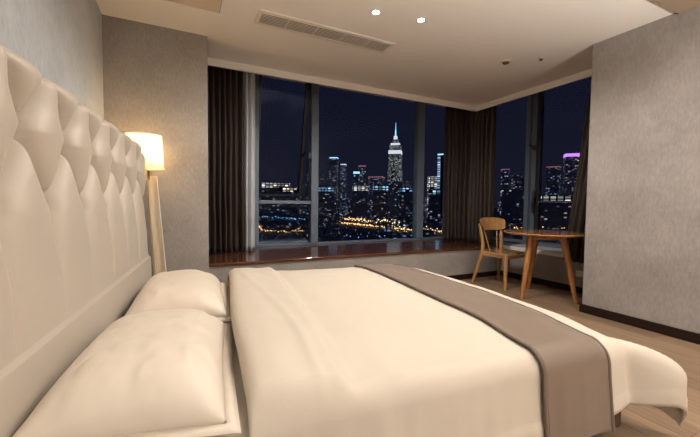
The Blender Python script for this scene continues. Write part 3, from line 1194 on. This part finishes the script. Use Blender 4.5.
M['f_warm'] = facade('warm_window_facade', (12, 8.5), .25, (1.0, .62, .26), (1.0, .85, .6), 1.4)
M['f_cool'] = facade('cool_window_facade', (12, 8.5), .22, (.35, .55, 1.0), (.8, .9, 1.0), 1.0)
M['f_mixed'] = facade('mixed_window_facade', (13, 9), .2, (.3, .5, 1.0), (1.0, .75, .45), .9)
M['f_dim'] = facade('dim_window_facade', (14, 9), .10, (.35, .5, 1.0), (1.0, .72, .45), .6)
M['f_bluebright'] = facade('blue_band_facade', (22, 16), .85, (.15, .5, 1.0), (.6, .85, 1.0), 1.5, body=(.03, .035, .045))
M['f_warmbright'] = facade('warm_band_facade', (22, 16), .8, (1.0, .7, .4), (1.0, .9, .75), 1.5, body=(.03, .035, .045))
M['f_bright'] = facade('bright_band_facade', (26, 14), .8, (.75, .85, 1.0), (1.0, .85, .65), 1.6, body=(.03, .035, .045))
M['f_tower'] = facade('floodlit_tower_facade', (8, 8), .75, (.62, .72, .80), (.90, .88, .78), .75, body=(.05, .055, .06))
M['f_stripe'] = facade('striped_tower_facade', (110, 16), .95, (.35, .62, 1.0), (.6, .8, 1.0), 1.5, body=(.02, .03, .05))
M['e_white'] = emissive('floodlight_white', (.90, .94, 1.0), .85)
M['e_blue'] = emissive('sign_blue', (.12, .48, 1.0), 2.2)
M['e_cyan'] = emissive('sign_cyan', (.35, .75, 1.0), 1.5)
M['e_warm'] = emissive('street_amber', (1.0, .56, .20), 2.0)
M['e_gold'] = emissive('street_gold', (1.0, .72, .36), 2.6)
M['e_purple'] = emissive('crown_purple', (.55, .22, .95), 1.5)
M['e_pink'] = emissive('crown_pink', (1.0, .32, .45), .3)
M['e_dimblue'] = emissive('distant_blue', (.22, .38, .8), .6)
M['e_dimwarm'] = emissive('distant_warm', (.9, .55, .25), .6)


def bearing(px):
    return CAM_YAW + math.atan((px - 350) / CAM_F)


def horizon(px):
    return 218.5 - CAM_F * math.tan(CAM_PITCH) + (px - 350) * math.tan(CAM_ROLL)


def city(px, dist):
    """Ground position at a compass bearing and a distance from the hotel."""
    a = bearing(px)
    return dist * math.sin(a), dist * math.cos(a), a


def elev(px, py, dist):
    """Height above the ground of what is seen at this elevation from the room."""
    c = math.cos(math.atan((px - 350) / CAM_F))
    return (horizon(px) - py) / CAM_F * c * dist + 1.0 - GZ


def span(px, wpx, dist):
    c = math.cos(math.atan((px - 350) / CAM_F))
    return wpx / CAM_F * c * dist


FOOT = []


def clear(x, y, r):
    return all(math.hypot(x - a, y - b) > r + c for a, b, c in FOOT)


def building(px, wpx, ytop, dist, mat, label, crown=None, crown_px=1.5, group=None, setback=None, yaw=None, name='office_tower'):
    x, y, a = city(px, dist)
    h = elev(px, ytop, dist)
    w = span(px, wpx, dist)
    d = w * random.uniform(.7, 1.1)
    FOOT.append((x, y, math.hypot(w, d) * .52))
    t = thing(name, label, 'building', (x, y, GZ), -a + (random.uniform(-.25, .25) if yaw is None else yaw), group)
    ch = span(px, crown_px, dist)
    if crown:
        h -= ch
    obj('tower_body', bx(-w / 2, w / 2, -d / 2, d / 2, 0, h), M[mat], t, smooth=False)
    if setback:
        obj('rooftop_plant', bx(-w * .25, w * .25, -d * .25, d * .25, h, h + span(px, setback, dist)), M['f_dim'], t, smooth=False)
    else:
        obj('rooftop_plant', bx(-w * .3, w * .2, -d * .3, d * .2, h, h + 3), M['f_dim'], t, smooth=False)
    if crown:
        obj('lit_crown', bx(-w * .52, w * .52, -d * .52, d * .52, h, h + ch), M[crown], t, smooth=False)
    return t


# the floodlit landmark tower
D = 2700
x, y, a = city(394.3, D)
FOOT.append((x, y, 90))
t = thing('skyscraper', 'tall floodlit stepped skyscraper with spire, seen through the middle pane', 'skyscraper', (x, y, GZ), -a - .12)


def stage(name, wpx, y0, y1, mat, ox=0, dk=.9):
    w = span(394, wpx, D)
    z0, z1 = elev(394, y0, D), elev(394, y1, D)
    o_ = span(394, ox, D)
    obj(name, bx(o_ - w / 2, o_ + w / 2, -w * dk / 2, w * dk / 2, z0, z1), M[mat], t, smooth=False)


stage('podium', 17, 225, 182, 'f_dim')
stage('tower_body', 13.4, 182, 170, 'f_tower')
stage('tower_body', 12.2, 170, 155, 'f_tower')
stage('crown_storey', 12.4, 155, 151.5, 'e_white')
stage('crown_storey', 11.2, 151.5, 146.5, 'f_tower')
stage('crown_storey', 8.6, 146.5, 144.2, 'e_white')
stage('cap', 5.6, 144.2, 140.5, 'f_tower')
stage('cap', 3.4, 140.5, 137, 'e_white')
zb, zt = elev(394, 137, D), elev(394, 123.5, D)
bm = bmesh.new(); cyl(bm, (0, 0, zb), (0, 0, zb + (zt - zb) * .45), 5.5, 4, 10); cyl(bm, (0, 0, zb + (zt - zb) * .45), (0, 0, zt), 2.8, 1, 8)
obj('spire', bm, M['e_cyan'], t)

BD = [
    (333.5, 7.5, 158, 1750, 'f_mixed', 'tall office tower with white lit roof line, left of the middle pane', 'e_cyan', 1.0),
    (343, 5, 164.5, 1600, 'f_cool', 'slim office tower standing right of the white-roofed tower', 'e_white', .8),
    (321, 6, 174, 1500, 'f_dim', 'low dark block beside the left mullion', None, 0),
    (356, 6, 172, 1500, 'f_cool', 'blue-lit tower with bright cyan roof sign in the middle pane', 'e_cyan', 2.0),
    (361.5, 7, 166, 1850, 'f_mixed', 'dark tower with pinkish lit crown left of the spired skyscraper', 'e_pink', 1.2),
    (376, 14, 177, 2000, 'f_mixed', 'wide block with a red-lit roof line left of the spired skyscraper', 'e_pink', .9),
    (410, 9, 181, 1950, 'f_dim', 'dim block to the right of the spired skyscraper', None, 0),
    (441, 8, 154.5, 1400, 'f_stripe', 'blue striped lit tower seen beside the corner curtain', 'e_cyan', 1.2),
    (432, 9, 177, 1450, 'f_bright', 'bright white block at the foot of the blue striped tower', None, 0),
    (504, 7, 169.5, 1500, 'f_mixed', 'tower with a pink roof light at the left of the right window', 'e_pink', .8),
    (516, 9, 175, 1550, 'f_mixed', 'broad lit tower left of the right window mullion', None, 0),
    (524, 7, 178, 1400, 'f_dim', 'dim block touching the right window mullion', None, 0),
    (552, 11, 167, 1500, 'f_mixed', 'broad tower with red roof lights right of the mullion', 'e_pink', .8),
    (570, 13, 154.5, 1600, 'f_mixed', 'tall tower with glowing purple crown in the right window', 'e_purple', 3.0),
    (583, 8, 176, 1500, 'f_mixed', 'low tower at the right end of the right window', None, 0),
    (300, 5, 171, 1700, 'f_dim', 'slender dark tower behind the open sash of the left pane', None, 0),
    (309, 6, 160, 1900, 'f_dim', 'dark tower straight behind the left sash stile', None, 0),
]
for px, w, yt, dist, mt, lab, cr_, cp in BD:
    dist *= 1.8
    building(px, w, yt, dist, mt, lab, cr_, cp)
# low lit halls and malls in front of the skyline
LOW = [
    (276, 27, 183.5, 1300, 'f_bright', 'long lit low hall across the left pane'),
    (288, 18, 187.5, 1150, 'f_warmbright', 'warm lit low block in front of the long hall in the left pane'),
    (360, 15, 186.5, 1250, 'f_bright', 'white lit low block left of the spired skyscraper'),
    (380, 15, 186, 1120, 'f_bluebright', 'pale blue lit low block before the spired skyscraper'),
    (407, 15, 188.5, 1200, 'f_bluebright', 'blue lit low block right of the spired skyscraper'),
    (434, 12, 190, 1020, 'f_bluebright', 'blue lit low block below the striped tower'),
    (562, 38, 196.5, 900, 'f_bright', 'long low hall with a warm lit edge across the right window'),
    (512, 20, 190, 1100, 'f_mixed', 'long dim low block at the left of the right window'),
    (326, 16, 188, 1250, 'f_bluebright', 'cool lit low block beside the left mullion'),
]
for px, w, yt, dist, mt, lab in LOW:
    dist *= 1.9
    x, y, a = city(px, dist)
    h = elev(px, yt, dist); wd = span(px, w, dist)
    FOOT.extend((x + k * wd / 6 * math.cos(a), y - k * wd / 6 * math.sin(a), 45) for k in (-3, -2, -1, 0, 1, 2, 3))
    t = thing('low_building', lab, 'building', (x, y, GZ), -a)
    lo_ = max(0, h - span(px, 4.2, dist))
    obj('lower_storeys', bx(-wd / 2, wd / 2, -35, 35, 0, lo_), M['f_dim'], t, smooth=False)
    obj('lit_storeys', bx(-wd / 2, wd / 2, -35.2, 35.2, lo_, h), M[mt], t, smooth=False)
    obj('roof_slab', bx(-wd * .51, wd * .51, -36, 36, h, h + 1.5), M['f_dim'], t, smooth=False)
# the many small blocks that nothing tells apart
rb = random.Random(21)
for k in range(120):
    px = rb.choice((rb.uniform(258, 452), rb.uniform(258, 452), rb.uniform(500, 592)))
    dist = rb.uniform(800, 5000)
    yt = horizon(px) - rb.uniform(2, 20) if dist > 1500 else horizon(px)
    h = min(max(9, elev(px, yt, dist)), 150) if dist > 2300 else rb.uniform(8, 18); wd = rb.uniform(25, 60) * (1.6 if dist > 2300 else .8)
    x, y, a = city(px, dist)
    if not clear(x, y, wd * .64):
        continue
    FOOT.append((x, y, wd * .64))
    t = thing('city_block', 'dim distant city block among many in the night skyline', 'building', (x, y, GZ), -a + rb.uniform(-.4, .4), 'dim city blocks of the skyline')
    obj('storeys', bx(-wd / 2, wd / 2, -wd * .35, wd * .35, 0, h), M[rb.choice(('f_dim', 'f_dim', 'f_mixed', 'f_cool'))], t, smooth=False)
    obj('roof', bx(-wd * .3, wd * .2, -wd * .2, wd * .15, h, h + 3), M['ground'], t, smooth=False)


# street lights, far too many and too small to count
def blob(bm, p, r):
    vs = [bm.verts.new(Vector(p) + Vector(q) * r) for q in ((1, 0, 0), (-1, 0, 0), (0, 1, 0), (0, -1, 0), (0, 0, 1), (0, 0, -1))]
    for f in ((0, 2, 4), (2, 1, 4), (1, 3, 4), (3, 0, 4), (2, 0, 5), (1, 2, 5), (3, 1, 5), (0, 3, 5)):
        bm.faces.new([vs[i] for i in f])


def ground_at(px, py):
    c = math.cos(math.atan((px - 350) / CAM_F))
    dist = (1.0 - GZ - 8) / max(.004, (py - horizon(px)) / CAM_F * c)
    x, y, a = city(px, dist)
    return (x, y, GZ + 8), dist


LB = bmesh.new()
LMATS = []


def lights(mat, pts, size):
    LMATS.append(M[mat])
    for px, py, s in pts:
        p, d = ground_at(px, py)
        if not clear(p[0], p[1], 6):
            continue
        n0 = len(LB.faces)
        blob(LB, p, size * s * d / CAM_F * 1.25)
        LB.faces.ensure_lookup_table()
        for f in LB.faces[n0:]:
            f.material_index = len(LMATS) - 1


rl = random.Random(5)


def line(x0, y0, x1, y1, n, jx=1.0, jy=.5, smin=.35, smax=1.0):
    return [(x0 + (x1 - x0) * (i / max(1, n - 1)) + rl.uniform(-jx, jx), y0 + (y1 - y0) * (i / max(1, n - 1)) + rl.gauss(0, jy), rl.uniform(smin, smax)) for i in range(n)]


amber = line(339, 222.5, 372, 225.5, 46, .6, .35, .5, 1.0) + line(345, 218.5, 372, 221.5, 22, 1, .8) + line(372, 225.5, 414, 231, 34, 1.2, .6, .4, 1) \
    + line(425, 230, 447, 232.5, 18, 1, .8) + line(257, 231, 304, 231.5, 26, 1, .5, .3, .8) + line(296, 229, 306, 226, 8, .6, .6) + line(258, 226, 262, 229, 7, .8, .8, .6, 1) \
    + line(506, 226, 526, 227, 12, 1, 1) + line(544, 227, 580, 228, 16, 1, 1.2) + line(500, 199, 584, 203, 20, 3, 2, .25, .5)
gold = line(346, 219, 368, 220.5, 10, 1, .6, .5, 1) + line(376, 220.5, 402, 222, 22, 1.2, 1.2, .4, .9) + line(384, 226, 414, 229.5, 22, 1.2, 1, .35, .8) + line(425, 228.5, 447, 230.5, 12, 1, 1.5, .4, .8) \
    + line(544, 205, 580, 208, 10, 2, 1.5, .3, .5)
blue = line(405, 205, 414, 206, 9, .8, .9, .7, 1.1) + line(386, 206.5, 410, 212, 18, 1, .8, .4, .9) + line(355, 192.8, 367, 193.2, 12, .5, .3, .5, .9) + line(347, 203, 351, 208, 6, .8, .8, .5, .9) \
    + line(425, 206, 447, 208, 14, 1, 1.2, .4, .9) + line(260, 217, 304, 219, 18, 1, .6, .3, .8) + line(501, 204, 508, 210, 9, 1, 1.2, .5, 1) + line(513, 210, 519, 213, 8, .8, .8, .6, 1.1) \
    + line(345, 236, 413, 236, 9, 4, 1, .3, .6) + line(356, 210, 364, 209, 6, 1, 1, .4, .8)
white = line(318, 189, 331, 189.5, 8, 1, .8, .3, .8) + line(262, 208, 300, 212, 10, 3, 2, .25, .5) + line(320, 212, 345, 218, 14, 3, 2.5, .25, .6)
dimb, dimw = [], []
for k in range(520):
    px = rl.choice((rl.uniform(256, 452), rl.uniform(256, 452), rl.uniform(498, 592)))
    py = horizon(px) + 2 + 36 * rl.random() ** 1.4
    (dimb if rl.random() < .55 else dimw).append((px, py, rl.uniform(.22, .55)))
lights('e_warm', amber, .75)
lights('e_gold', gold, .75)
lights('e_blue', blue, .85)
lights('e_white', white, .7)
lights('e_dimblue', dimb, .9)
lights('e_dimwarm', dimw, .9)

sl = obj('street_lights', LB, LMATS, smooth=False)
sl['kind'] = 'stuff'

# ------------------------------------------------------------------ sky and picture settings
wd = bpy.data.worlds.new('night_sky')
scene.world = wd
wd.use_nodes = True
nt = wd.node_tree
bg = nt.nodes['Background']
tc = N(nt, 'ShaderNodeTexCoord')
sp = N(nt, 'ShaderNodeSeparateXYZ')
nt.links.new(tc.outputs['Generated'], sp.inputs[0])
rp = N(nt, 'ShaderNodeValToRGB')
rp.color_ramp.elements[0].position = 0.0
rp.color_ramp.elements[0].color = (.010, .0105, .021, 1)
rp.color_ramp.elements[1].position = .45
rp.color_ramp.elements[1].color = (.0050, .0065, .0175, 1)
nt.links.new(sp.outputs[2], rp.inputs[0])
nt.links.new(rp.outputs[0], bg.inputs[0])
bg.inputs[1].default_value = 1.0

vs = scene.view_settings
vs.view_transform = 'Standard'
vs.look = 'None'
vs.gamma = 1
vs.use_curve_mapping = False
vs.exposure = 0.0
scene.cycles.use_denoising = True
scene.cycles.max_bounces = 14
scene.cycles.diffuse_bounces = 7
scene.cycles.transparent_max_bounces = 16
scene.cycles.sample_clamp_indirect = 6
scene.cycles.caustics_reflective = False
scene.cycles.caustics_refractive = False
